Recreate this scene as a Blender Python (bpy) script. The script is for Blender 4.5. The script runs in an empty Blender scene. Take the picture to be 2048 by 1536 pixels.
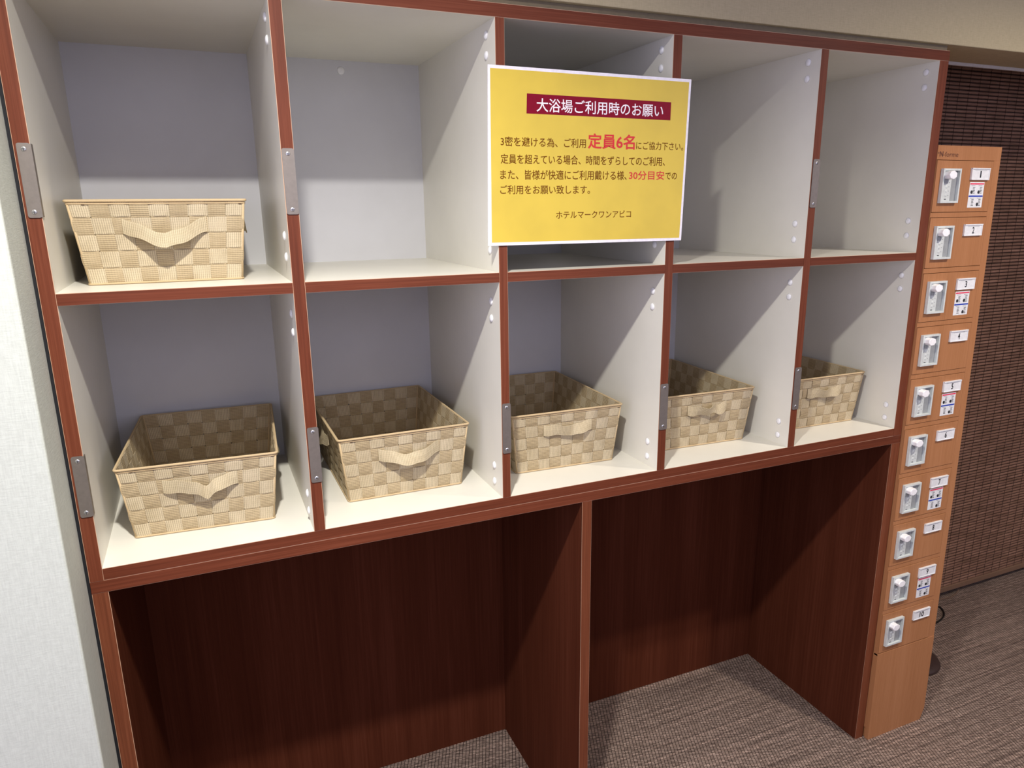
import bpy, bmesh, math, random
from mathutils import Vector, Matrix
random.seed(4)
SC = bpy.context.scene
COL = SC.collection

# ------------------------------------------------------------------ camera
W_PX, H_PX = 2048, 1536
F_PX = 1451.336
cam_d = bpy.data.cameras.new('camera'); cam = bpy.data.objects.new('camera', cam_d); COL.objects.link(cam)
cam_d.sensor_fit = 'HORIZONTAL'; cam_d.sensor_width = 36.0; cam_d.lens = F_PX / W_PX * 36.0
cam_d.shift_x = -13.54 / W_PX; cam_d.shift_y = 22.93 / W_PX
cam_d.clip_start = 0.05; cam_d.clip_end = 50
_R = Vector((0.916485465, -0.399934052, -0.010351185))
_U = Vector((0.109707171, 0.226353976, 0.967847206))
_F = Vector((0.384732023, 0.888153496, -0.251325762))
m = Matrix.Identity(4)
for i in range(3):
    m[i][0] = _R[i]; m[i][1] = _U[i]; m[i][2] = -_F[i]
m[0][3], m[1][3], m[2][3] = 0.209257, -1.328399, 1.594293
cam.matrix_world = m
SC.camera = cam

# ------------------------------------------------------------------ world, lamps, exposure
world = bpy.data.worlds.new('world'); SC.world = world; world.use_nodes = True
bg = world.node_tree.nodes['Background']
bg.inputs['Color'].default_value = (0.74, 0.73, 1.0, 1); bg.inputs['Strength'].default_value = 1.75

def disc_lamp(name, loc, size, power, color):
    l = bpy.data.lights.new(name, 'AREA'); l.shape = 'DISK'; l.size = size; l.energy = power; l.color = color; l.spread = math.radians(146)
    o = bpy.data.objects.new(name, l); o.location = loc; COL.objects.link(o)
    return o
# the ceiling downlights of the room: one straight above the left of the shelf, another further right
disc_lamp('downlight', (0.24, -0.87, 2.395), 0.07, 35.5, (1.0, 0.965, 0.905))
disc_lamp('downlight_right', (2.25, -0.95, 2.395), 0.07, 21, (1.0, 0.90, 0.78))

vs = SC.view_settings
vs.view_transform = 'Standard'; vs.look = 'None'; vs.gamma = 1.0; vs.exposure = 0.0
vs.use_curve_mapping = False

# ------------------------------------------------------------------ materials
def srgb(r, g, b):
    f = lambda c: (c / 255 / 12.92) if c / 255 <= 0.04045 else ((c / 255 + 0.055) / 1.055) ** 2.4
    return (f(r), f(g), f(b), 1.0)

def base_mat(name, color, rough=0.5, spec=0.5):
    mt = bpy.data.materials.new(name); mt.use_nodes = True
    b = mt.node_tree.nodes['Principled BSDF']
    b.inputs['Base Color'].default_value = color
    b.inputs['Roughness'].default_value = rough
    b.inputs['Specular IOR Level'].default_value = spec
    return mt, mt.node_tree, b

def mapped(nt, scale, rot=(0, 0, 0), coord='Object'):
    tc = nt.nodes.new('ShaderNodeTexCoord'); mp = nt.nodes.new('ShaderNodeMapping')
    mp.inputs['Scale'].default_value = scale; mp.inputs['Rotation'].default_value = rot
    nt.links.new(tc.outputs[coord], mp.inputs['Vector'])
    return mp

def noise(nt, vec, scale, detail=4, rough=0.6):
    n = nt.nodes.new('ShaderNodeTexNoise'); n.inputs['Scale'].default_value = scale
    n.inputs['Detail'].default_value = detail; n.inputs['Roughness'].default_value = rough
    nt.links.new(vec.outputs[0], n.inputs['Vector'])
    return n

def ramp(nt, fac, stops):
    r = nt.nodes.new('ShaderNodeValToRGB')
    el = r.color_ramp.elements
    el[0].position, el[0].color = stops[0]
    el[1].position, el[1].color = stops[-1]
    for p, c in stops[1:-1]:
        e = el.new(p); e.color = c
    nt.links.new(fac, r.inputs['Fac'])
    return r

def bump(nt, b, height, strength=0.3, dist=0.001):
    bp = nt.nodes.new('ShaderNodeBump'); bp.inputs['Strength'].default_value = strength
    bp.inputs['Distance'].default_value = dist
    nt.links.new(height, bp.inputs['Height']); nt.links.new(bp.outputs['Normal'], b.inputs['Normal'])

def grain_mat(name, dark, mid, light, axis, rough=0.42, fine=260, along=5, spec=0.18):
    mt, nt, b = base_mat(name, mid, rough, spec)
    sc = {'z': (fine, fine, along), 'x': (along, fine, fine)}[axis]
    n1 = noise(nt, mapped(nt, sc), 1.0, 5, 0.65)
    sc2 = {'z': (14, 14, 0.8), 'x': (0.8, 14, 14)}[axis]
    n2 = noise(nt, mapped(nt, sc2), 1.0, 3, 0.55)
    mx = nt.nodes.new('ShaderNodeMath'); mx.operation = 'MULTIPLY_ADD'
    mx.inputs[1].default_value = 0.55
    nt.links.new(n1.outputs['Fac'], mx.inputs[0])
    mm = nt.nodes.new('ShaderNodeMath'); mm.operation = 'MULTIPLY'; mm.inputs[1].default_value = 0.45
    nt.links.new(n2.outputs['Fac'], mm.inputs[0]); nt.links.new(mm.outputs[0], mx.inputs[2])
    r = ramp(nt, mx.outputs[0], [(0.34, dark), (0.5, mid), (0.66, light)])
    nt.links.new(r.outputs['Color'], b.inputs['Base Color'])
    bump(nt, b, n1.outputs['Fac'], 0.12, 0.0004)
    return mt

M = {}
def lam(name, col, rough=0.38):
    mt, nt, b = base_mat(name, col, rough, 0.4)
    n = noise(nt, mapped(nt, (1, 1, 1)), 900, 2)
    n2 = noise(nt, mapped(nt, (1, 1, 1)), 7, 3)
    lo = tuple(c * 0.955 for c in col[:3]) + (1,)
    r = ramp(nt, n2.outputs['Fac'], [(0.35, lo), (0.65, col)])
    nt.links.new(r.outputs['Color'], b.inputs['Base Color'])
    bump(nt, b, n.outputs['Fac'], 0.06, 0.0003)
    return mt
M['white'] = lam('white_laminate', srgb(224, 221, 209))
M['backwhite'] = lam('back_panel_laminate', srgb(208, 208, 210), 0.5)
M['seam_highlight'] = lam('edge_seam_highlight', srgb(205, 165, 135))  # thin pale seam line, bevel highlight painted into its colour
M['edge_z'] = grain_mat('red_brown_edge_upright', srgb(86, 42, 26), srgb(104, 53, 34), srgb(120, 66, 45), 'z', 0.45)
M['edge_x'] = grain_mat('red_brown_edge_level', srgb(86, 42, 26), srgb(104, 53, 34), srgb(120, 66, 45), 'x', 0.45)
M['dark_z'] = grain_mat('dark_wood_upright', srgb(74, 36, 23), srgb(83, 42, 27), srgb(94, 50, 34), 'z', 0.65, 160, 3, 0.02)
M['edge2_z'] = grain_mat('brown_edge_upright', srgb(92, 48, 30), srgb(110, 60, 38), srgb(126, 72, 48), 'z', 0.45)
M['locker'] = grain_mat('locker_wood_print', srgb(158, 107, 69), srgb(167, 115, 76), srgb(176, 124, 85), 'z', 0.5, 420, 12)

def simple(key, name, col, rough=0.5, metal=0.0, spec=0.5, bscale=None, bstr=0.1):
    mt, nt, b = base_mat(name, col, rough, spec)
    b.inputs['Metallic'].default_value = metal
    n = noise(nt, mapped(nt, (1, 1, 1)), bscale or 120, 3)
    lo = tuple(c * 0.9 for c in col[:3]) + (1,)
    r = ramp(nt, n.outputs['Fac'], [(0.3, lo), (0.6, col)])
    nt.links.new(r.outputs['Color'], b.inputs['Base Color'])
    bump(nt, b, n.outputs['Fac'], bstr, 0.0004)
    M[key] = mt
    return mt
simple('steel', 'brushed_steel', srgb(132, 124, 116), 0.5, 0.6)
simple('screw', 'screw_steel', srgb(205, 205, 205), 0.3, 0.8)
simple('slot', 'dark_slot', srgb(50, 48, 46), 0.6)
simple('cap', 'white_plastic_cap', srgb(236, 236, 236), 0.3)
simple('paper', 'white_laminated_paper', srgb(238, 234, 240), 0.3)
simple('yellow', 'yellow_print', srgb(214, 186, 62), 0.3, bscale=9, bstr=0.25)
simple('maroon', 'maroon_print', srgb(128, 6, 36), 0.4, spec=0.15)
simple('ink', 'brown_ink', srgb(112, 66, 12), 0.5, spec=0.1)
simple('red', 'red_ink', srgb(206, 36, 30), 0.4)
simple('wtext', 'white_ink', srgb(244, 236, 240), 0.4)
for k in ('yellow', 'paper'):
    b = M[k].node_tree.nodes['Principled BSDF']
    b.inputs['Coat Weight'].default_value = 0.25; b.inputs['Specular IOR Level'].default_value = 0.3; b.inputs['Coat Roughness'].default_value = 0.12
simple('lockgrey', 'pale_grey_plastic', srgb(206, 212, 208), 0.4)
simple('lockgroove', 'mid_grey_plastic', srgb(150, 154, 154), 0.5)
simple('lockknob', 'white_plastic_knob', srgb(248, 248, 248), 0.3)
simple('plate', 'white_plastic_plate', srgb(230, 232, 232), 0.35)
simple('digit', 'dark_ink', srgb(36, 38, 44), 0.5)
simple('pink', 'pink_print', srgb(226, 58, 92), 0.5)
simple('blue', 'blue_print', srgb(24, 58, 170), 0.5)
simple('logo', 'brown_print', srgb(96, 52, 30), 0.5)
simple('gap_shade', 'black_gap_shade', srgb(14, 14, 20), 0.8)  # near-black tone paints the shade inside the gap by the left wall
simple('trim', 'painted_trim', srgb(190, 184, 178), 0.5)
simple('shaded_filler', 'olive_gap_shade', srgb(112, 100, 78), 0.7)  # wallpaper tone darkened in colour to paint the shade above the shelf
simple('cable', 'black_cable', srgb(24, 20, 20), 0.5)
simple('cord', 'brown_cord', srgb(120, 95, 78), 0.8)
simple('base', 'dark_brown_base', srgb(62, 44, 40), 0.55)
simple('rail', 'olive_brown_cloth', srgb(128, 98, 76), 0.85, bscale=300, bstr=0.4)
simple('warp', 'dark_thread', srgb(44, 28, 20), 0.9)
simple('behind', 'dark_window_wall', srgb(40, 30, 26), 0.9)

def wallpaper(name, col):
    mt, nt, b = base_mat(name, col, 0.85, 0.2)
    nh = noise(nt, mapped(nt, (60, 60, 420)), 1.0, 4, 0.7)
    nv = noise(nt, mapped(nt, (420, 420, 40)), 1.0, 4, 0.7)
    big = noise(nt, mapped(nt, (40, 40, 40)), 1.0, 2)
    ad = nt.nodes.new('ShaderNodeMath'); ad.operation = 'ADD'
    nt.links.new(nh.outputs['Fac'], ad.inputs[0]); nt.links.new(nv.outputs['Fac'], ad.inputs[1])
    ml = nt.nodes.new('ShaderNodeMath'); ml.operation = 'MULTIPLY'; ml.inputs[1].default_value = 0.5
    nt.links.new(ad.outputs[0], ml.inputs[0])
    lo = tuple(c * 0.86 for c in col[:3]) + (1,)
    r = ramp(nt, ml.outputs[0], [(0.38, lo), (0.6, col)])
    nt.links.new(r.outputs['Color'], b.inputs['Base Color'])
    bump(nt, b, ml.outputs[0], 0.5, 0.0012)
    return mt
M['wallpaper'] = wallpaper('woven_wallpaper', srgb(196, 200, 189))
M['soffit'] = wallpaper('soffit_wallpaper', srgb(188, 176, 142))

def strap_mat(name, col, ribs):
    mt, nt, b = base_mat(name, col, 0.75, 0.3)
    uv = nt.nodes.new('ShaderNodeTexCoord')
    w = nt.nodes.new('ShaderNodeTexWave'); w.wave_type = 'BANDS'; w.bands_direction = 'Y'
    w.inputs['Scale'].default_value = ribs; w.inputs['Distortion'].default_value = 1.2
    w.inputs['Detail'].default_value = 2; w.inputs['Detail Scale'].default_value = 1.5
    nt.links.new(uv.outputs['UV'], w.inputs['Vector'])
    w2 = nt.nodes.new('ShaderNodeTexWave'); w2.wave_type = 'BANDS'; w2.bands_direction = 'X'
    w2.inputs['Scale'].default_value = ribs * 0.75; w2.inputs['Distortion'].default_value = 2
    nt.links.new(uv.outputs['UV'], w2.inputs['Vector'])
    mu = nt.nodes.new('ShaderNodeMath'); mu.operation = 'MULTIPLY_ADD'; mu.inputs[1].default_value = 0.25
    nt.links.new(w2.outputs['Fac'], mu.inputs[0]); nt.links.new(w.outputs['Fac'], mu.inputs[2])
    n = noise(nt, mapped(nt, (1, 1, 1)), 34, 3)
    lo = tuple(c * 0.66 for c in col[:3]) + (1,)
    r = ramp(nt, mu.outputs[0], [(0.1, lo), (0.9, col)])
    mx = nt.nodes.new('ShaderNodeMix'); mx.data_type = 'RGBA'; mx.blend_type = 'MULTIPLY'
    mx.inputs[0].default_value = 0.5
    r2 = ramp(nt, n.outputs['Fac'], [(0.3, (0.74, 0.70, 0.62, 1)), (0.62, (1, 1, 1, 1))])
    nt.links.new(r.outputs['Color'], mx.inputs[6]); nt.links.new(r2.outputs['Color'], mx.inputs[7])
    nt.links.new(mx.outputs[2], b.inputs['Base Color'])
    bump(nt, b, mu.outputs[0], 0.55, 0.0008)
    return mt
M['strap_v_shaded'] = strap_mat('shaded_upright_strap', srgb(186, 167, 132), 92)  # same fabric as the level straps, rib shading painted as a darker tone
M['strap_h_lit'] = strap_mat('lit_level_strap', srgb(204, 188, 156), 92)  # same fabric as the upright straps, lit look painted as a paler tone
M['handle'] = strap_mat('handle_strap', srgb(204, 188, 154), 92)
simple('rim', 'cream_rim_binding', srgb(196, 172, 132), 0.8, bscale=500, bstr=0.4)
simple('rim_shade', 'dark_rim_shade', srgb(70, 50, 34), 0.9)

def carpet():
    mt, nt, b = base_mat('woven_vinyl_carpet', srgb(130, 114, 106), 0.75, 0.3)
    mp = mapped(nt, (1, 1, 1), (0, 0, math.radians(22)))
    br = nt.nodes.new('ShaderNodeTexBrick')
    br.offset = 0.35; br.offset_frequency = 1; br.squash = 1
    br.inputs['Scale'].default_value = 1.0
    br.inputs['Brick Width'].default_value = 0.0100; br.inputs['Row Height'].default_value = 0.0048
    br.inputs['Mortar Size'].default_value = 0.0012; br.inputs['Mortar Smooth'].default_value = 0.7
    br.inputs['Color1'].default_value = srgb(196, 174, 160); br.inputs['Color2'].default_value = srgb(152, 132, 120)
    br.inputs['Mortar'].default_value = srgb(30, 22, 20)
    nt.links.new(mp.outputs[0], br.inputs['Vector'])
    st = noise(nt, mapped(nt, (1.6, 150, 1)), 1.0, 4, 0.6)
    r = ramp(nt, st.outputs['Fac'], [(0.36, (0.50, 0.46, 0.45, 1)), (0.5, (0.85, 0.82, 0.80, 1)), (0.68, (1.28, 1.20, 1.17, 1))])
    mx = nt.nodes.new('ShaderNodeMix'); mx.data_type = 'RGBA'; mx.blend_type = 'MULTIPLY'; mx.inputs[0].default_value = 1
    nt.links.new(br.outputs['Color'], mx.inputs[6]); nt.links.new(r.outputs['Color'], mx.inputs[7])
    nt.links.new(mx.outputs[2], b.inputs['Base Color'])
    inv = nt.nodes.new('ShaderNodeMath'); inv.operation = 'SUBTRACT'; inv.inputs[0].default_value = 1
    nt.links.new(br.outputs['Fac'], inv.inputs[1])
    bump(nt, b, inv.outputs[0], 0.6, 0.0015)
    return mt
M['carpet'] = carpet()

def slat_mat():
    mt, nt, b = base_mat('dark_bamboo_slat', srgb(116, 84, 68), 0.6, 0.3)
    n = noise(nt, mapped(nt, (9, 60, 82)), 1.0, 3, 0.6)
    r = ramp(nt, n.outputs['Fac'], [(0.3, srgb(112, 84, 66)), (0.5, srgb(136, 102, 84)), (0.7, srgb(156, 120, 100))])
    nt.links.new(r.outputs['Color'], b.inputs['Base Color'])
    n2 = noise(nt, mapped(nt, (300, 300, 300)), 1.0, 2)
    bump(nt, b, n2.outputs['Fac'], 0.4, 0.0006)
    return mt
M['slat'] = slat_mat()

# ------------------------------------------------------------------ mesh helpers
class MB:
    def __init__(s): s.v = []; s.f = []; s.mi = []; s.uv = []; s.mats = []; s.sm = []
    def mat(s, k):
        if k not in s.mats: s.mats.append(k)
        return s.mats.index(k)
    def add(s, vs, fs, k, uvs=None, smooth=False):
        o = len(s.v); s.v += [tuple(p) for p in vs]; i = s.mat(k)
        for a, f in enumerate(fs):
            s.f.append(tuple(o + j for j in f)); s.mi.append(i); s.sm.append(smooth)
            s.uv.append([uvs[j] for j in f] if uvs else [(0, 0)] * len(f))
        return s
    def box(s, x0, x1, y0, y1, z0, z1, k):
        vs = [(x0, y0, z0), (x1, y0, z0), (x1, y1, z0), (x0, y1, z0), (x0, y0, z1), (x1, y0, z1), (x1, y1, z1), (x0, y1, z1)]
        ks = k if isinstance(k, dict) else {}
        d = ks.get('d') if ks else k
        fs = {'b': (0, 3, 2, 1), 't': (4, 5, 6, 7), 'f': (0, 1, 5, 4), 'k': (2, 3, 7, 6), 'l': (3, 0, 4, 7), 'r': (1, 2, 6, 5)}
        o = len(s.v); s.v += vs
        for n, f in fs.items():
            s.f.append(tuple(o + j for j in f)); s.mi.append(s.mat(ks.get(n, d))); s.sm.append(False); s.uv.append([(0, 0)] * 4)
        return s
    def prism_y(s, pts, y0, y1, k):      # pts: (x, z) counter-clockwise seen from -y
        n = len(pts)
        vs = [(x, y0, z) for x, z in pts] + [(x, y1, z) for x, z in pts]
        fs = [tuple(range(n)), tuple(reversed(range(n, 2 * n)))] + [(i, n + i, n + (i + 1) % n, (i + 1) % n) for i in range(n)]
        return s.add(vs, fs, k)
    def tube(s, pts, r, k, n=8, closed=False, cap=True):
        pts = [Vector(p) for p in pts]; N = len(pts); vs = []; fs = []
        up = None
        for i, p in enumerate(pts):
            a = pts[(i - 1) % N] if (closed or i > 0) else p
            b = pts[(i + 1) % N] if (closed or i < N - 1) else p
            t = (b - a).normalized()
            ref = Vector((0, 0, 1)) if abs(t.z) < 0.9 else Vector((0, 1, 0))
            u = t.cross(ref).normalized(); w = u.cross(t).normalized()
            for j in range(n):
                an = 2 * math.pi * j / n
                vs.append(p + (u * math.cos(an) + w * math.sin(an)) * r)
        R = N if closed else N - 1
        for i in range(R):
            for j in range(n):
                a = i * n + j; b = i * n + (j + 1) % n; c = ((i + 1) % N) * n + (j + 1) % n; d = ((i + 1) % N) * n + j
                fs.append((a, b, c, d))
        if not closed and cap:
            fs.append(tuple(reversed(range(n)))); fs.append(tuple((N - 1) * n + j for j in range(n)))
        return s.add(vs, fs, k, smooth=True)
    def dome(s, c, axis, r, h, k, seg=14, rings=4):   # dome standing out from c along axis
        ax = Vector(axis).normalized(); u = ax.orthogonal().normalized(); w = ax.cross(u)
        c = Vector(c); vs = []; fs = []
        for i in range(rings):
            a = (math.pi / 2) * i / rings
            for j in range(seg):
                t = 2 * math.pi * j / seg
                vs.append(c + (u * math.cos(t) + w * math.sin(t)) * r * math.cos(a) + ax * h * math.sin(a))
        vs.append(c + ax * h)
        for i in range(rings - 1):
            for j in range(seg):
                fs.append((i * seg + j, i * seg + (j + 1) % seg, (i + 1) * seg + (j + 1) % seg, (i + 1) * seg + j))
        for j in range(seg): fs.append(((rings - 1) * seg + j, (rings - 1) * seg + (j + 1) % seg, len(vs) - 1))
        fs.append(tuple(reversed(range(seg))))
        return s.add(vs, fs, k, smooth=True)
    def text(s, body, x0, x1, z0, z1, y, k, bold=0.0):
        cu = bpy.data.curves.new('tmp_text', 'FONT'); cu.body = body; cu.size = 1.0; cu.offset = bold; cu.resolution_u = 3
        ob = bpy.data.objects.new('tmp_text', cu); COL.objects.link(ob)
        dg = bpy.context.evaluated_depsgraph_get(); ev = ob.evaluated_get(dg); me = ev.to_mesh()
        P = [v.co.copy() for v in me.vertices]; F = [tuple(p.vertices) for p in me.polygons]
        ev.to_mesh_clear(); bpy.data.objects.remove(ob); bpy.data.curves.remove(cu)
        if not P: return s
        ax, bx = min(p.x for p in P), max(p.x for p in P); ay, by = min(p.y for p in P), max(p.y for p in P)
        vs = [(x0 + (p.x - ax) / (bx - ax) * (x1 - x0), y, z0 + (p.y - ay) / (by - ay) * (z1 - z0)) for p in P]
        return s.add(vs, F, k)
    def build(s, name, parent=None, bevel=0.0):
        me = bpy.data.meshes.new(name); me.from_pydata(s.v, [], s.f)
        for k in s.mats: me.materials.append(M[k])
        me.polygons.foreach_set('material_index', s.mi)
        me.polygons.foreach_set('use_smooth', s.sm)
        if any(u != (0, 0) for l in s.uv for u in l):
            ul = me.uv_layers.new(name='uv'); i = 0
            for l in s.uv:
                for u in l: ul.data[i].uv = u; i += 1
        me.update()
        o = bpy.data.objects.new(name, me); COL.objects.link(o)
        if parent: o.parent = parent
        if bevel:
            bv = o.modifiers.new('bevel', 'BEVEL'); bv.width = bevel; bv.segments = 2; bv.limit_method = 'ANGLE'
        return o

def tag(o, label=None, cat=None, group=None, kind=None):
    if label: o['label'] = label
    if cat: o['category'] = cat
    if group: o['group'] = group
    if kind: o['kind'] = kind
    return o

def thing(name, label, cat, loc=(0, 0, 0), group=None):
    o = bpy.data.objects.new(name, None); COL.objects.link(o); o.location = loc
    o.empty_display_size = 0.05
    return tag(o, label, cat, group)

def child_copy(o, parent, deep=True):
    c = o.copy(); COL.objects.link(c); c.parent = parent
    if deep:
        for g in list(o.children): child_copy(g, c)
    return c

# ------------------------------------------------------------------ the room
tag(MB().box(-1.2, 4.6, -2.6, 0.60, -0.05, 0.0, 'carpet').build('floor'), kind='structure')
tag(MB().box(-1.2, 4.6, 0.53, 0.60, 0.0, 2.40, 'behind').build('wall_back'), kind='structure')
tag(MB().box(-1.2, -0.0275, -0.115, 0.53, 0.0, 2.40, 'wallpaper').build('wall_left', bevel=0.003), kind='structure')
tag(MB().box(-0.0275, 4.6, 0.0, 0.15, 1.9625, 2.40, 'soffit').build('wall_upper', bevel=0.002), kind='structure')
tag(MB().box(4.6, 4.66, -2.6, 0.60, 0.0, 2.40, 'soffit').build('wall_right'), kind='structure')
tag(MB().box(-1.2, 4.6, -2.66, -2.6, 0.0, 1.1, 'dark_z').build('light_block_wall'), kind='structure')  # unseen low partition, added to block ambient light from the base bays
tag(MB().box(-1.2, 4.6, -2.6, 0.60, 2.40, 2.45, 'trim').build('ceiling'), kind='structure')
tag(MB().box(-0.0275, 1.934, 0.012, 0.15, 1.9490, 1.9625, 'shaded_filler').build('shaded_filler_strip'), kind='structure')  # strip filling the gap, its shadow painted in by colour
tag(MB().box(1.934, 4.6, 0.150, 0.158, 1.955, 1.972, 'trim').build('trim_2'), kind='structure')
tag(MB().box(-0.0275, -0.0222, 0.004, 0.53, 0.0, 1.9490, 'gap_shade').build('gap_shade_strip'), kind='structure')  # dark strip standing in for shade between wall and shelf

# ------------------------------------------------------------------ cubby shelf (upper unit)
XL0, XL1 = -0.0219, 0.0
DIV = [(0.3562, 0.3774), (0.7458, 0.7641), (1.1319, 1.1531), (1.5240, 1.5454)]
XR0, XR1 = 1.9, 1.9306
ZB0, ZB1 = 0.9772, 0.9988
ZM0, ZM1 = 1.4513, 1.4707
ZT0, ZT1 = 1.9255, 1.9488
DEP = 0.496
E = 0.0008
unit = thing('cubby_shelf', 'white and red-brown open shelf of ten cubbyholes on the wooden base', 'shelf', (0.95, 0.0, ZB0))
OX, OZ = 0.95, ZB0
def ub(x0, x1, z0, z1, edge, body='white', y1=DEP, name='board', parent=None, tb=True):
    mb = MB()
    mb.box(x0 - OX, x1 - OX, E, y1, z0 - OZ, z1 - OZ, {'d': body, 'f': 'seam_highlight'})
    e = E
    mb.box(x0 - OX + (e if edge == 'edge_z' else 0), x1 - OX - (e if edge == 'edge_z' else 0), 0, E * 1.01,
           z0 - OZ + (e if edge == 'edge_x' else 0), z1 - OZ - (e if edge == 'edge_x' else 0), edge)
    return mb.build(name, parent)
side_l = ub(XL0, XL1, ZB0, ZT0, 'edge_z', name='side_panel', parent=unit)
divs = [ub(a, b, ZB1, ZT0, 'edge_z', name='divider', parent=unit) for a, b in DIV]
side_r = ub(XR0, XR1, ZB0, ZT0, 'edge_z', name='side_panel', parent=unit)
ub(XL0, XR1, ZT0, ZT1, 'edge_x', name='top_board', parent=unit)
ub(XL1, XR0, ZB0, ZB1, 'edge_x', name='bottom_board', parent=unit)
xs = [XL1] + [v for d in DIV for v in d] + [XR0]
for i in range(5):
    ub(xs[2 * i], xs[2 * i + 1], ZM0, ZM1, 'edge_x', name='middle_shelf', parent=unit)
bp_ = MB().box(XL0 - OX, XR1 - OX, DEP, DEP + 0.006, 0, ZT1 - OZ, 'backwhite').build('back_panel', unit)
# white screw caps on the left-facing side of each divider and of the right panel
capm = MB().dome((0, 0, 0), (-1, 0, 0), 0.0082, 0.0042, 'cap').build('screw_cap', divs[0])
first = True
for host, x, yy in [(divs[0], DIV[0][0], 0.052), (divs[1], DIV[1][0], 0.045), (divs[2], DIV[2][0], 0.042), (divs[3], DIV[3][0], 0.038), (side_r, XR0, 0.035)]:
    for z in (1.904, 1.869, 1.549, 1.512, 1.410, 1.375, 1.058, 1.022):
        c = capm if first else capm.copy()
        if not first: COL.objects.link(c)
        first = False
        c.parent = host; c.location = (x - OX, yy, z - OZ)
bc = MB().dome((0.56 - OX, DEP, 1.9037 - OZ), (0, -1, 0), 0.009, 0.003, 'cap').build('screw_cap', bp_)
# steel plates screwed over the front edges
def plate(x0, x1, z0, z1, lip):
    mb = MB()
    pts = []
    r = 0.003
    for cx, cz, a0 in ((x1 - r, z0 + r, -90), (x1 - r, z1 - r, 0), (x0 + r, z1 - r, 90), (x0 + r, z0 + r, 180)):
        for a in (0, 45, 90):
            t = math.radians(a0 + a); pts.append((cx + r * math.cos(t) - OX, cz + r * math.sin(t) - OZ))
    mb.prism_y(pts, -0.0018, -0.0001, 'steel')
    if lip:
        mb.box(x1 - 0.0012 - OX, x1 + 0.0012 - OX, -0.0016, 0.012, z0 + 0.001 - OZ, z1 - 0.001 - OZ, 'steel')
    p = mb.build('steel_plate', unit)
    cx = (x0 + x1) / 2 - OX
    for zz in (z0 + 0.0085, z1 - 0.0085):
        sm = MB().dome((cx, -0.0017, zz - OZ), (0, -1, 0), 0.0038, 0.0012, 'screw')
        sm.box(cx - 0.0026, cx + 0.0026, -0.0031, -0.0026, zz - OZ - 0.0004, zz - OZ + 0.0004, 'slot')
        sm.box(cx - 0.0004, cx + 0.0004, -0.0031, -0.0026, zz - OZ - 0.0026, zz - OZ + 0.0026, 'slot')
        sm.build('screw', p)
for x0, x1, lo, lip in [(-0.0178, 0.0002, 0, 1), (0.3570, 0.3772, 0, 0), (1.5262, 1.5462, 0, 0),
                        (-0.0180, 0.0002, 1, 1), (0.3588, 0.3790, 1, 0), (0.7470, 0.7656, 1, 0), (1.1325, 1.1533, 1, 0), (1.5266, 1.5464, 1, 0)]:
    z0, z1 = ((1.586, 1.6935), (1.0972, 1.2048))[lo]
    plate(x0, x1, z0, z1, lip)

# ------------------------------------------------------------------ base unit
base = thing('shelf_base', 'dark brown wooden base with two open bays under the cubbyholes', 'shelf base', (0.95, 0.0, 0.0))
def lb(x0, x1, z0, z1, edge, name, y1=0.485):
    mb = MB()
    x0 -= 0.95; x1 -= 0.95
    mb.box(x0, x1, E, y1, z0, z1, {'d': 'dark_z', 'f': 'seam_highlight'})
    v = edge.endswith('_z')
    mb.box(x0 + (E if v else 0), x1 - (E if v else 0), 0, E * 1.01, z0 + (0 if v else E), z1 - (0 if v else E), edge)
    return mb.build(name, base)
BZ = 0.9543
lb(XL0, 0.0035, 0, BZ, 'edge2_z', 'side_panel', 0.491)
lb(0.9368, 0.9612, 0, BZ, 'edge2_z', 'support_panel')
lb(1.8985, XR1, 0, BZ, 'edge2_z', 'side_panel', 0.491)
lb(XL0, XR1, BZ, ZB0, 'edge_x', 'top_board', 0.491)
MB().box(0.0035 - .95, 1.8985 - .95, 0.485, 0.491, 0, BZ, 'dark_z').build('back_panel', base)

# ------------------------------------------------------------------ baskets
BW, TW, BL, TL, BH = 0.252, 0.282, 0.360, 0.385, 0.143
def wall_fn(side):
    # returns function (s in 0..1, t in 0..1) -> (point, outward normal) and the wall's column count
    def f(s, t):
        w = (BW + (TW - BW) * t) / 2 - 0.002; l = (BL + (TL - BL) * t) / 2 - 0.002; z = t * (BH - 0.002) + 0.001
        if side == 0: return Vector((-w + 2 * w * s, -l, z)), Vector((0, -1, 0))
        if side == 1: return Vector((w, -l + 2 * l * s, z)), Vector((1, 0, 0))
        if side == 2: return Vector((w - 2 * w * s, l, z)), Vector((0, 1, 0))
        return Vector((-w, l - 2 * l * s, z)), Vector((-1, 0, 0))
    return f
NR = 5
def ribbon(mb, rows, thick, k, ulen, vwid):
    # rows: list of (left, mid, right points, normal); closed thin strap
    vs = []; uv = []; n = len(rows)
    L = 0
    for i, (a, b, c, nn) in enumerate(rows):
        if i: L += (b - rows[i - 1][1]).length
        for q, off in ((a, 0), (b, 0), (c, 0), (c, 1), (b, 1), (a, 1)):
            vs.append(q - nn * (thick * off))
        uv += [(0, L), (vwid / 2, L), (vwid, L), (vwid, L), (vwid / 2, L), (0, L)]
    fs = []
    for i in range(n - 1):
        for j in range(6):
            a = i * 6 + j; b = i * 6 + (j + 1) % 6
            fs.append((a, b, b + 6, a + 6))
    fs.append((5, 4, 3, 2, 1, 0)); e = (n - 1) * 6
    fs.append(tuple(e + j for j in range(6)))
    mb.add(vs, fs, k, uv, smooth=False)

def prof(ph):   # 0..1 inside a cell -> bulge
    return math.sin(math.pi * ph) ** 0.35

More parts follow.
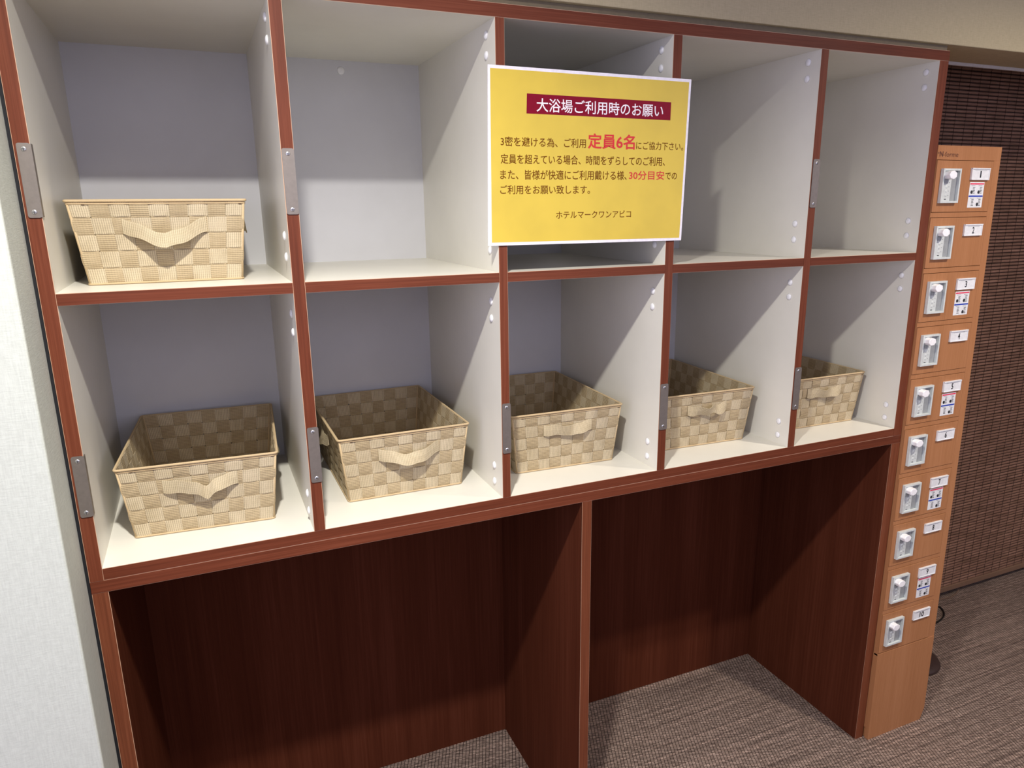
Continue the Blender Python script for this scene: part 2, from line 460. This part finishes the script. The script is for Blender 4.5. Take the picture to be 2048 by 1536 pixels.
def woven_body(parent, seed):
    rnd = random.Random(seed)
    mb = MB()
    A = 0.0017
    for side, nc in ((0, 9), (1, 13), (2, 9), (3, 13)):
        f = wall_fn(side); SUB = 4
        for j in range(nc):                      # upright straps
            rows = []
            jit = rnd.uniform(-0.02, 0.02)
            for q in range(NR * SUB + 1):
                t = q / (NR * SUB); i = min(NR - 1, q // SUB); ph = (q % SUB) / SUB
                if q == NR * SUB: ph = 0
                sg = -1 if (i + j) % 2 == 0 else 1
                off = (A if sg > 0 else 0.0003) * sg * prof(ph)
                hw = 0.468 + rnd.uniform(-0.008, 0.008)
                a, nn = f((j + 0.5 + jit - hw) / nc, t); b, _ = f((j + 0.5 + jit) / nc, t); c, _ = f((j + 0.5 + jit + hw) / nc, t)
                rows.append((a + nn * (off - 0.0003), b + nn * off, c + nn * (off - 0.0003), nn))
            ribbon(mb, rows, 0.0009, 'strap_v_shaded', 0, 0.028)
        for i in range(NR):                      # level straps
            rows = []
            for q in range(nc * SUB + 1):
                s_ = q / (nc * SUB); j = min(nc - 1, q // SUB); ph = (q % SUB) / SUB
                if q == nc * SUB: ph = 0
                sg = 1 if (i + j) % 2 == 0 else -1
                off = (A if sg > 0 else 0.0003) * sg * prof(ph)
                hw = 0.462 + rnd.uniform(-0.01, 0.01)
                a, nn = f(s_, (i + 0.5 + hw) / NR); b, _ = f(s_, (i + 0.5) / NR); c, _ = f(s_, (i + 0.5 - hw) / NR)
                rows.append((a + nn * (off - 0.0003), b + nn * off, c + nn * (off - 0.0003), nn))
            ribbon(mb, rows, 0.0009, 'strap_h_lit', 0, 0.028)
    o = mb.build('woven_side', parent)
    fl = MB()
    w, l = BW / 2 - 0.003, BL / 2 - 0.003
    for j in range(9):
        x0 = -w + 2 * w * j / 9; x1 = x0 + 2 * w / 9 * 0.97
        rows = []
        for q in range(13 * 2 + 1):
            y = -l + 2 * l * q / 26; off = 0.0006 * (1 if (j + q // 2) % 2 else -1)
            rows.append((Vector((x0, y, 0.0022 + off)), Vector(((x0 + x1) / 2, y, 0.0022 + off)), Vector((x1, y, 0.0022 + off)), Vector((0, 0, 1))))
        ribbon(fl, rows, 0.0008, 'strap_v_shaded', 0, 0.028)
    for i in range(13):
        y0 = -l + 2 * l * i / 13; y1 = y0 + 2 * l / 13 * 0.97
        rows = []
        for q in range(19):
            x = -w + 2 * w * q / 18; off = 0.0006 * (-1 if (i + q // 2) % 2 else 1)
            rows.append((Vector((x, y1, 0.0022 + off)), Vector((x, (y0 + y1) / 2, 0.0022 + off)), Vector((x, y0, 0.0022 + off)), Vector((0, 0, 1))))
        ribbon(fl, rows, 0.0008, 'strap_h_lit', 0, 0.028)
    o2 = fl.build('woven_bottom', parent)
    # bound wire rim, corner wires and bottom wire
    rm = MB()
    def ring(hw, hl, z, r, rad=0.006, k='rim'):
        pts = []
        for cx, cy, a0 in ((hw - rad, -hl + rad, -90), (hw - rad, hl - rad, 0), (-hw + rad, hl - rad, 90), (-hw + rad, -hl + rad, 180)):
            for a in (0, 30, 60, 90):
                t = math.radians(a0 + a); pts.append((cx + rad * math.cos(t), cy + rad * math.sin(t), z))
        rm.tube(pts, r, k, 8, closed=True)
    ring(TW / 2, TL / 2, BH - 0.002, 0.0024)
    ring(TW / 2 - 0.0012, TL / 2 - 0.0012, BH - 0.0068, 0.0013, k='rim')
    ring(BW / 2 - 0.001, BL / 2 - 0.001, 0.0022, 0.0019)
    for sx in (1, -1):
        for sy in (1, -1):
            rm.tube([(sx * (BW / 2 - 0.0035), sy * (BL / 2 - 0.0035), 0.003), (sx * (TW / 2 - 0.0035), sy * (TL / 2 - 0.0035), BH - 0.003)], 0.0024, 'rim', 8)
    # dark blocks, painted shade of the slits between binding and weave where the upright straps dive inside
    for side, nc in ((0, 9), (1, 13), (2, 9), (3, 13)):
        f = wall_fn(side)
        for j in range(nc):
            if (j % 2 == 0 and rnd.random() < 0.55) or j in (0, nc - 1):
                s0 = (j + (0.02 if j else 0.12)) / nc; s1 = s0 + rnd.uniform(0.15, 0.3) / nc
                if rnd.random() < .5 or j == nc - 1: s0 = (j + 0.7) / nc; s1 = (j + 0.86) / nc
                a, nn = f(s0, 0.962); b, _ = f(s1, 0.962); c, _ = f(s1, 0.942); d, _ = f(s0, 0.942)
                lo = [p + nn * 0.0012 for p in (a, b, c, d)]; hi = [p + nn * 0.0022 for p in (a, b, c, d)]
                rm.add(lo + hi, [(4, 7, 6, 5), (0, 1, 2, 3), (0, 4, 5, 1), (1, 5, 6, 2), (2, 6, 7, 3), (3, 7, 4, 0)], 'rim_shade')
    o3 = rm.build('wire_rim', parent)
    return [o, o2, o3]

def handle_mesh(name, parent, side, half, sag, out, kink=0.0, twist=0.0, tc=0.705, sharp=1.0, shift=0.0):
    f = wall_fn(side); wl = {0: TW, 2: TW, 1: TL, 3: TL}[side] * 0.96
    mb = MB(); rows = []; N = 26
    for q in range(N + 1):
        u = -1 + 2 * q / N
        e = max(0.0, 1 - abs(u) ** (1.6 * sharp)) ** 1.1
        s_ = 0.5 + (shift + half * u) / wl
        p, nn = f(s_, tc)
        kk = kink * math.exp(-((u - 0.15) / 0.16) ** 2)
        wob = 0.0016 * math.sin(u * 9 + half * 100)
        p = p + nn * (0.0030 + out * e * (1 - 0.35 * kk / max(abs(kink), 1e-4) * (1 if kink else 0))) + Vector((0, 0, -sag * e - kk + wob))
        hw = 0.0128
        tw = twist * math.sin(math.pi * (u + 1) / 2 * 1.5) * e - 0.35 * e
        d = Vector((0, 0, math.cos(tw))) + nn * math.sin(tw)
        n2 = (nn * math.cos(tw) - Vector((0, 0, math.sin(tw))))
        rows.append((p + d * hw, p + n2 * 0.0006, p - d * hw, n2))
    ribbon(mb, rows, 0.0011, 'handle', 0, 0.026)
    return mb.build(name, parent)

BASKETS = [
    # x, y, z, rot, label, front handle params
    (0.1800, 0.2800, ZB1, -3.6, 'tan woven basket alone in the bottom-left cubbyhole, its handle kinked', dict(half=0.066, sag=0.004, out=0.018, kink=0.017, twist=0.5)),
    (0.5675, 0.2925, ZB1, 0.4, 'tan woven basket in the second cubbyhole of the lower row, handle hanging in a wave', dict(half=0.066, sag=0.014, out=0.020, twist=-0.3, shift=0.006)),
    (0.9590, 0.2920, ZB1, -2.0, 'tan woven basket in the middle cubbyhole of the lower row', dict(half=0.062, sag=0.003, out=0.010, kink=0.004, twist=0.7)),
    (1.3510, 0.2870, ZB1, -2.2, 'tan woven basket in the fourth lower cubbyhole, its left end behind a divider', dict(half=0.058, sag=0.005, out=0.014, kink=-0.008, twist=1.1)),
    (1.7390, 0.2890, ZB1, -0.8, 'tan woven basket at the right end of the lower row, the smallest in view', dict(half=0.060, sag=0.003, out=0.011, twist=0.9)),
    (0.1610, 0.2960, ZM1, -1.0, 'tan woven basket in the top-left cubbyhole, the only one in the upper row', dict(half=0.067, sag=0.026, out=0.030, sharp=0.8, shift=0.006)),
]
proto_parts = None
for i, (x, y, z, rz, label, hp) in enumerate(BASKETS):
    b_ = thing('woven_basket', label, 'basket', (x, y, z), 'woven strap baskets in the cubbyholes')
    b_.rotation_euler = (0, 0, math.radians(rz))
    if i == 0:
        proto_parts = woven_body(b_, 5)
    else:
        for p in proto_parts:
            c = p.copy(); COL.objects.link(c); c.parent = b_
    handle_mesh('handle', b_, 0, **hp)
    handle_mesh('handle', b_, 1, 0.045, 0.008, 0.0075, twist=0.3)
    handle_mesh('handle', b_, 3, 0.045, 0.008, 0.0075, twist=-0.3)

# ------------------------------------------------------------------ notice
SX, SZ = 0.95, 1.68
sign = thing('notice_sign', 'yellow laminated Japanese notice with white border hanging on the shelf front', 'sign', (SX, -0.002, SZ))
def quad(mb, pts, y0, y1, k):
    mb.prism_y([(x - SX, z - SZ) for x, z in pts], y0, y1, k)
q0 = [(0.7225, 1.5224), (1.1683, 1.5212), (1.1764, 1.8436), (0.7290, 1.8451)]
mb = MB(); quad(mb, q0, -0.0014, 0.0002, 'paper'); mb.build('laminated_sheet', sign, bevel=0.0003)
q1 = [(0.7303, 1.5284), (1.1630, 1.5269), (1.1709, 1.8379), (0.7333, 1.8394)]
mb = MB(); quad(mb, q1, -0.00155, -0.0013, 'yellow'); mb.build('yellow_print', sign)
q2 = [(0.8051, 1.7643), (1.1283, 1.7630), (1.1287, 1.7978), (0.8062, 1.7995)]
mb = MB(); quad(mb, q2, -0.0017, -0.0015, 'maroon'); ban = mb.build('title_banner', sign)
def T(mb, body, x0, x1, z0, z1, k, bold=0.0, y=-0.0018):
    mb.text(body, x0 - SX, x1 - SX, z0 - SZ, z1 - SZ, y, k, bold)
for nm, *a in [
    ('title_text', '大浴場ご利用時のお願い', 0.8258, 1.1100, 1.7680, 1.7925, 'wtext', 0.008, -0.0019),
    ('text_line', '3密を避ける為、ご利用', 0.7517, 0.9325, 1.7050, 1.7224, 'ink', 0.008),
    ('red_text', '定員6名', 0.9367, 1.0449, 1.7040, 1.7330, 'red', 0.022),
    ('text_line', 'にご協力下さい。', 1.0481, 1.1629, 1.7045, 1.7206, 'ink', 0.006),
    ('text_line', '定員を超えている場合、時間をずらしてのご利用、', 0.7512, 1.1190, 1.6735, 1.6912, 'ink', 0.008),
    ('text_line', 'また、皆様が快適にご利用戴ける様、', 0.7498, 1.0275, 1.6450, 1.6630, 'ink', 0.008),
    ('red_text', '30分目安', 1.0329, 1.1184, 1.6458, 1.6636, 'red', 0.012),
    ('text_line', 'での', 1.1214, 1.1501, 1.6468, 1.6605, 'ink', 0.008),
    ('text_line', 'ご利用をお願い致します。', 0.7493, 0.9430, 1.6180, 1.6348, 'ink', 0.008),
    ('hotel_name', 'ホテルマークワンアビコ', 0.8676, 1.0403, 1.5712, 1.5855, 'ink', 0.006)]:
    mb = MB(); T(mb, *a); mb.build(nm, sign)

# ------------------------------------------------------------------ locker column
LX = 1.9318; LW = 2.1725 - LX; LH = 1.733
lock = thing('locker_cabinet', 'tall narrow wood-look cabinet of ten numbered lockers beside the shelf', 'locker', (LX, -0.0165, 0))
lock.rotation_euler = (math.radians(-0.55), 0, 0)
MB().box(0, LW, 0.012, 0.40, 0.036, LH, 'locker').box(0.004, LW - 0.014, 0.012, 0.39, 0.0, 0.036, 'locker').build('body', lock)
DX0, DX1 = 0.0022, 2.1462 - LX
def dtop(i): return 1.6972 - 0.1413 * i
DHT = 0.1268
fr = MB()
fr.box(0, LW, 0, 0.012, dtop(0) + 0.0012, LH, 'locker')
fr.box(DX1 + 0.0016, LW, 0, 0.012, 0.290, dtop(0) + 0.0012, 'locker')
fr.box(0, DX0 - 0.0014, 0, 0.012, 0.290, dtop(0) + 0.0012, 'locker')
for i in range(9):
    fr.box(DX0 - 0.0014, DX1 + 0.0016, 0, 0.012, dtop(i + 1) + 0.0012, dtop(i) - DHT - 0.0012, 'locker')
fr.build('face_frame', lock, bevel=0.0006)
zb = dtop(9) - DHT - 0.0026
MB().prism_y([(0, 0), (LW - 0.014, 0), (LW - 0.002, 0.034), (LW, 0.036), (LW, zb), (0, zb)], -0.0012, 0.012, 'locker').build('plinth_panel', lock, bevel=0.0006)
lg = MB()
lg.text('N', 0.0080, 0.0205, 1.7060, 1.7185, -0.0004, 'logo', 0.03)
lg.text('-forme', 0.0215, 0.0760, 1.7060, 1.7175, -0.0004, 'logo', 0.0)
lg.box(0.0025, 0.0055, -0.0004, 0.0002, 1.7125, 1.7165, 'logo')
lg.build('lettering', lock)

def make_door(i):
    z1 = dtop(i); z0 = z1 - DHT
    d = MB().box(DX0, DX1, -0.0012, 0.011, z0, z1, 'locker').build('door', lock, bevel=0.0007)
    # recessed lock
    lx0, lx1 = 1.9503 - LX, 2.0158 - LX; lz1 = z1 - 0.0200; lz0 = lz1 - 0.0845
    y = -0.0012
    m_ = MB(); t = 0.0052; D = 0.0085
    m_.box(lx0, lx0 + t, y - D, y, lz0, lz1, 'lockgrey').box(lx1 - t, lx1, y - D, y, lz0, lz1, 'lockgrey')
    m_.box(lx0 + t, lx1 - t, y - D, y, lz0, lz0 + t, 'lockgrey').box(lx0 + t, lx1 - t, y - D, y, lz1 - t, lz1, 'lockgrey')
    m_.box(lx0 + t, lx1 - t, y - 0.0015, y, lz0 + t, lz1 - t, 'lockgroove')
    m_.box(lx0 + t, lx0 + 0.037, y - 0.0045, y - 0.0014, lz0 + t, lz1 - t, 'lockgrey')
    for q in range(4):                                       # four number wheels
        zz = lz0 + 0.019 + q * 0.0105
        m_.dome((lx0 + 0.0215, y - 0.0044, zz), (0, -1, 0), 0.0042, 0.0012, 'lockgrey', 12, 3)
        m_.box(lx0 + 0.0285, lx0 + 0.0315, y - 0.0048, y - 0.0043, zz - 0.001, zz + 0.001, 'lockgroove')
    m_.box(lx0 + 0.017, lx0 + 0.024, y - 0.0049, y - 0.0044, lz0 + 0.0085, lz0 + 0.0105, 'digit')
    m_.build('lock_case', d, bevel=0.0005)
    kc = (lx0 + 0.0180, y - 0.0030, lz1 - 0.0165)
    k_ = MB(); n = 7
    pts = [(kc[0] + 0.0145 * math.cos(2 * math.pi * a / n + 0.45 + i * 0.1), kc[2] + 0.0108 * math.sin(2 * math.pi * a / n + 0.45 + i * 0.1)) for a in range(n)]
    k_.prism_y(pts, y - 0.0230, y - 0.0030, 'lockknob')
    k_.build('lock_knob', d, bevel=0.0015)
    k2 = MB(); k2.box(kc[0] - 0.007, kc[0] + 0.005, y - 0.0062, y - 0.0040, kc[2] - 0.020, kc[2] - 0.010, 'lockgroove')
    k2.build('lock_tab', d, bevel=0.0008)
    # number plate
    nx0, nx1 = 2.0606 - LX, 2.1300 - LX; nz1 = z1 - 0.0175; nz0 = nz1 - 0.0300
    p = MB().box(nx0, nx1, y - 0.0038, y, nz0, nz1, 'plate')
    p.box(nx0, nx1, y - 0.0058, y - 0.0036, nz1 - 0.0030, nz1, 'plate')
    p.box(nx0, nx0 + 0.003, y - 0.0050, y - 0.0036, nz0, nz1, 'plate').box(nx1 - 0.003, nx1, y - 0.0050, y - 0.0036, nz0, nz1, 'plate')
    p.box(nx0, nx1, y - 0.0052, y - 0.0036, nz0, nz0 + 0.0022, 'plate')
    p.box(nx0 + 0.012, nx1 - 0.012, y - 0.0041, y - 0.0036, nz1 - 0.0062, nz1 - 0.0055, 'lockgroove')
    po = p.build('number_plate', d, bevel=0.0003)
    c = (nx0 + nx1) / 2; s_ = str(i + 1); hw = {1: 0.0038, 2: 0.0090}[len(s_)]
    if s_ == '1': hw = 0.0022
    q = MB().text(s_, c - hw, c + hw, nz0 + 0.0060, nz1 - 0.0072, y - 0.0043, 'digit', 0.02)
    q.build('number', d)
    if i % 2 == 0:                                           # instruction sticker
        sx0, sx1 = 2.0640 - LX, 2.1195 - LX; sz1 = z1 - 0.0525; sz0 = sz1 - 0.0640
        st = MB().box(sx0, sx1, y - 0.0004, y + 0.0001, sz0, sz1, 'plate')
        yy = y - 0.0007
        def bar(a, b, c_, e, k): st.box(sx0 + a, sx0 + b, yy, y - 0.0003, sz1 - e, sz1 - c_, k)
        bar(0.0015, 0.0540, 0.0025, 0.0060, 'pink'); bar(0.0005, 0.0545, 0.0335, 0.0372, 'blue')
        for (cx, cz, blob) in ((0.004, 0.0085, 1), (0.031, 0.0085, 1), (0.004, 0.0395, 0), (0.031, 0.0395, 1)):
            bar(cx + 0.003, cx + 0.017, cz, cz + 0.0012, 'lockgroove')
            for r_ in range(5):
                o_ = cz + 0.0040 + r_ * 0.0036
                bar(cx + 0.0090, cx + 0.0090 + 0.0085 - (r_ % 2) * 0.0015, o_, o_ + 0.0014, 'digit')
            if blob:
                pts = [(sx0 + cx + 0.0055 + 0.0042 * math.cos(a * math.pi / 5), sz1 - cz - 0.0165 + 0.0046 * math.sin(a * math.pi / 5)) for a in range(10)]
                st.prism_y(pts, yy, y - 0.0003, 'digit')
        st.build('sticker', d)
for i in range(10): make_door(i)

# ------------------------------------------------------------------ woven blind
blind = thing('woven_blind', 'dark brown woven slat blind hanging behind the locker cabinet at right', 'blind', (1.98, 0.47, 0.0))
mb = MB()
x0, x1 = 0.0, 2.55
P = 0.0122; z = 0.050; rnd = random.Random(9)
while z < 2.12:
    r1 = 0.0048; dy = rnd.uniform(-0.0006, 0.0006)
    prof_ = [(0.001, -r1), (-0.0024, -r1 * 0.62), (-0.0032, 0), (-0.0024, r1 * 0.62), (0.001, r1)]
    vs = [(x0, a + dy, z + b) for a, b in prof_] + [(x1, a + dy, z + b) for a, b in prof_]
    fs = [(j, j + 5, j + 6, j + 1) for j in range(4)] + [(4, 9, 5, 0), (0, 1, 2, 3, 4), (9, 8, 7, 6, 5)]
    mb.add(vs, fs, 'slat'); z += P
mb.build('slat_panel', blind)
mb = MB(); x = x0 + 0.02; k = 0
while x < x1:
    mb.box(x, x + 0.0010, -0.0036, -0.0028, 0.045, 2.12, 'warp'); x += 0.0500; k += 1
mb.build('warp_threads', blind)
MB().box(x0, x1, 0.002, 0.004, 0.045, 2.12, 'warp').build('gap_shade_sheet', blind)  # dark sheet added behind the slats, stands for shade in their gaps
MB().box(x0, x1, -0.008, 0.006, 0.022, 0.046, 'rail').build('bottom_rail', blind, bevel=0.003)
MB().box(x0, x1, -0.010, 0.010, 2.12, 2.16, 'trim').build('head_rail', blind)

# ------------------------------------------------------------------ things on the floor at right
def smooth_pts(pts, n=6):
    out = []
    for i in range(len(pts) - 1):
        p0 = Vector(pts[max(i - 1, 0)]); p1 = Vector(pts[i]); p2 = Vector(pts[i + 1]); p3 = Vector(pts[min(i + 2, len(pts) - 1)])
        for k_ in range(n):
            t = k_ / n
            out.append(0.5 * ((2 * p1) + (p2 - p0) * t + (2 * p0 - 5 * p1 + 4 * p2 - p3) * t * t + (3 * p1 - p0 - 3 * p2 + p3) * t ** 3))
    out.append(Vector(pts[-1])); return out
cb = MB().tube(smooth_pts([(2.60, 0.42, .0035), (2.70, 0.455, .0035), (2.77, 0.450, .0035), (2.814, 0.417, .0035), (2.809, 0.395, .0035), (2.788, 0.371, .0035), (2.756, 0.353, .0035), (2.70, 0.338, .0035), (2.62, 0.34, .0035), (2.52, 0.37, .0035)]), 0.0033, 'cable').build('power_cable')
tag(cb, 'black cable loop on the carpet peeking out behind the lockers', 'cable')
cb = MB().tube(smooth_pts([(2.80, 0.455, .003), (2.869, 0.452, .003), (2.895, 0.450, .003), (2.918, 0.445, .003), (2.946, 0.446, .006), (2.974, 0.452, .012), (2.989, 0.457, .018)]), 0.0026, 'cord').build('pull_cord')
tag(cb, 'thin brown cord lying on carpet under the blind bottom edge', 'cord')
st = thing('round_stand', 'dark brown round stand base on the carpet at right of the lockers', 'stand', (2.400, 0.220, 0))
mb = MB(); n = 40; vs = []; fs = []
rings = [(0.100, 0.0), (0.102, 0.006), (0.098, 0.014), (0.080, 0.019), (0.020, 0.026), (0.0, 0.027)]
for r_, z_ in rings[:-1]:
    vs += [(r_ * math.cos(2 * math.pi * j / n), r_ * math.sin(2 * math.pi * j / n), z_) for j in range(n)]
vs.append((0, 0, 0.027))
for i in range(len(rings) - 2):
    for j in range(n): fs.append((i * n + j, i * n + (j + 1) % n, (i + 1) * n + (j + 1) % n, (i + 1) * n + j))
for j in range(n): fs.append(((len(rings) - 2) * n + j, (len(rings) - 2) * n + (j + 1) % n, len(vs) - 1))
fs.append(tuple(reversed(range(n))))
mb.add(vs, fs, 'base', smooth=True); mb.build('foot', st)
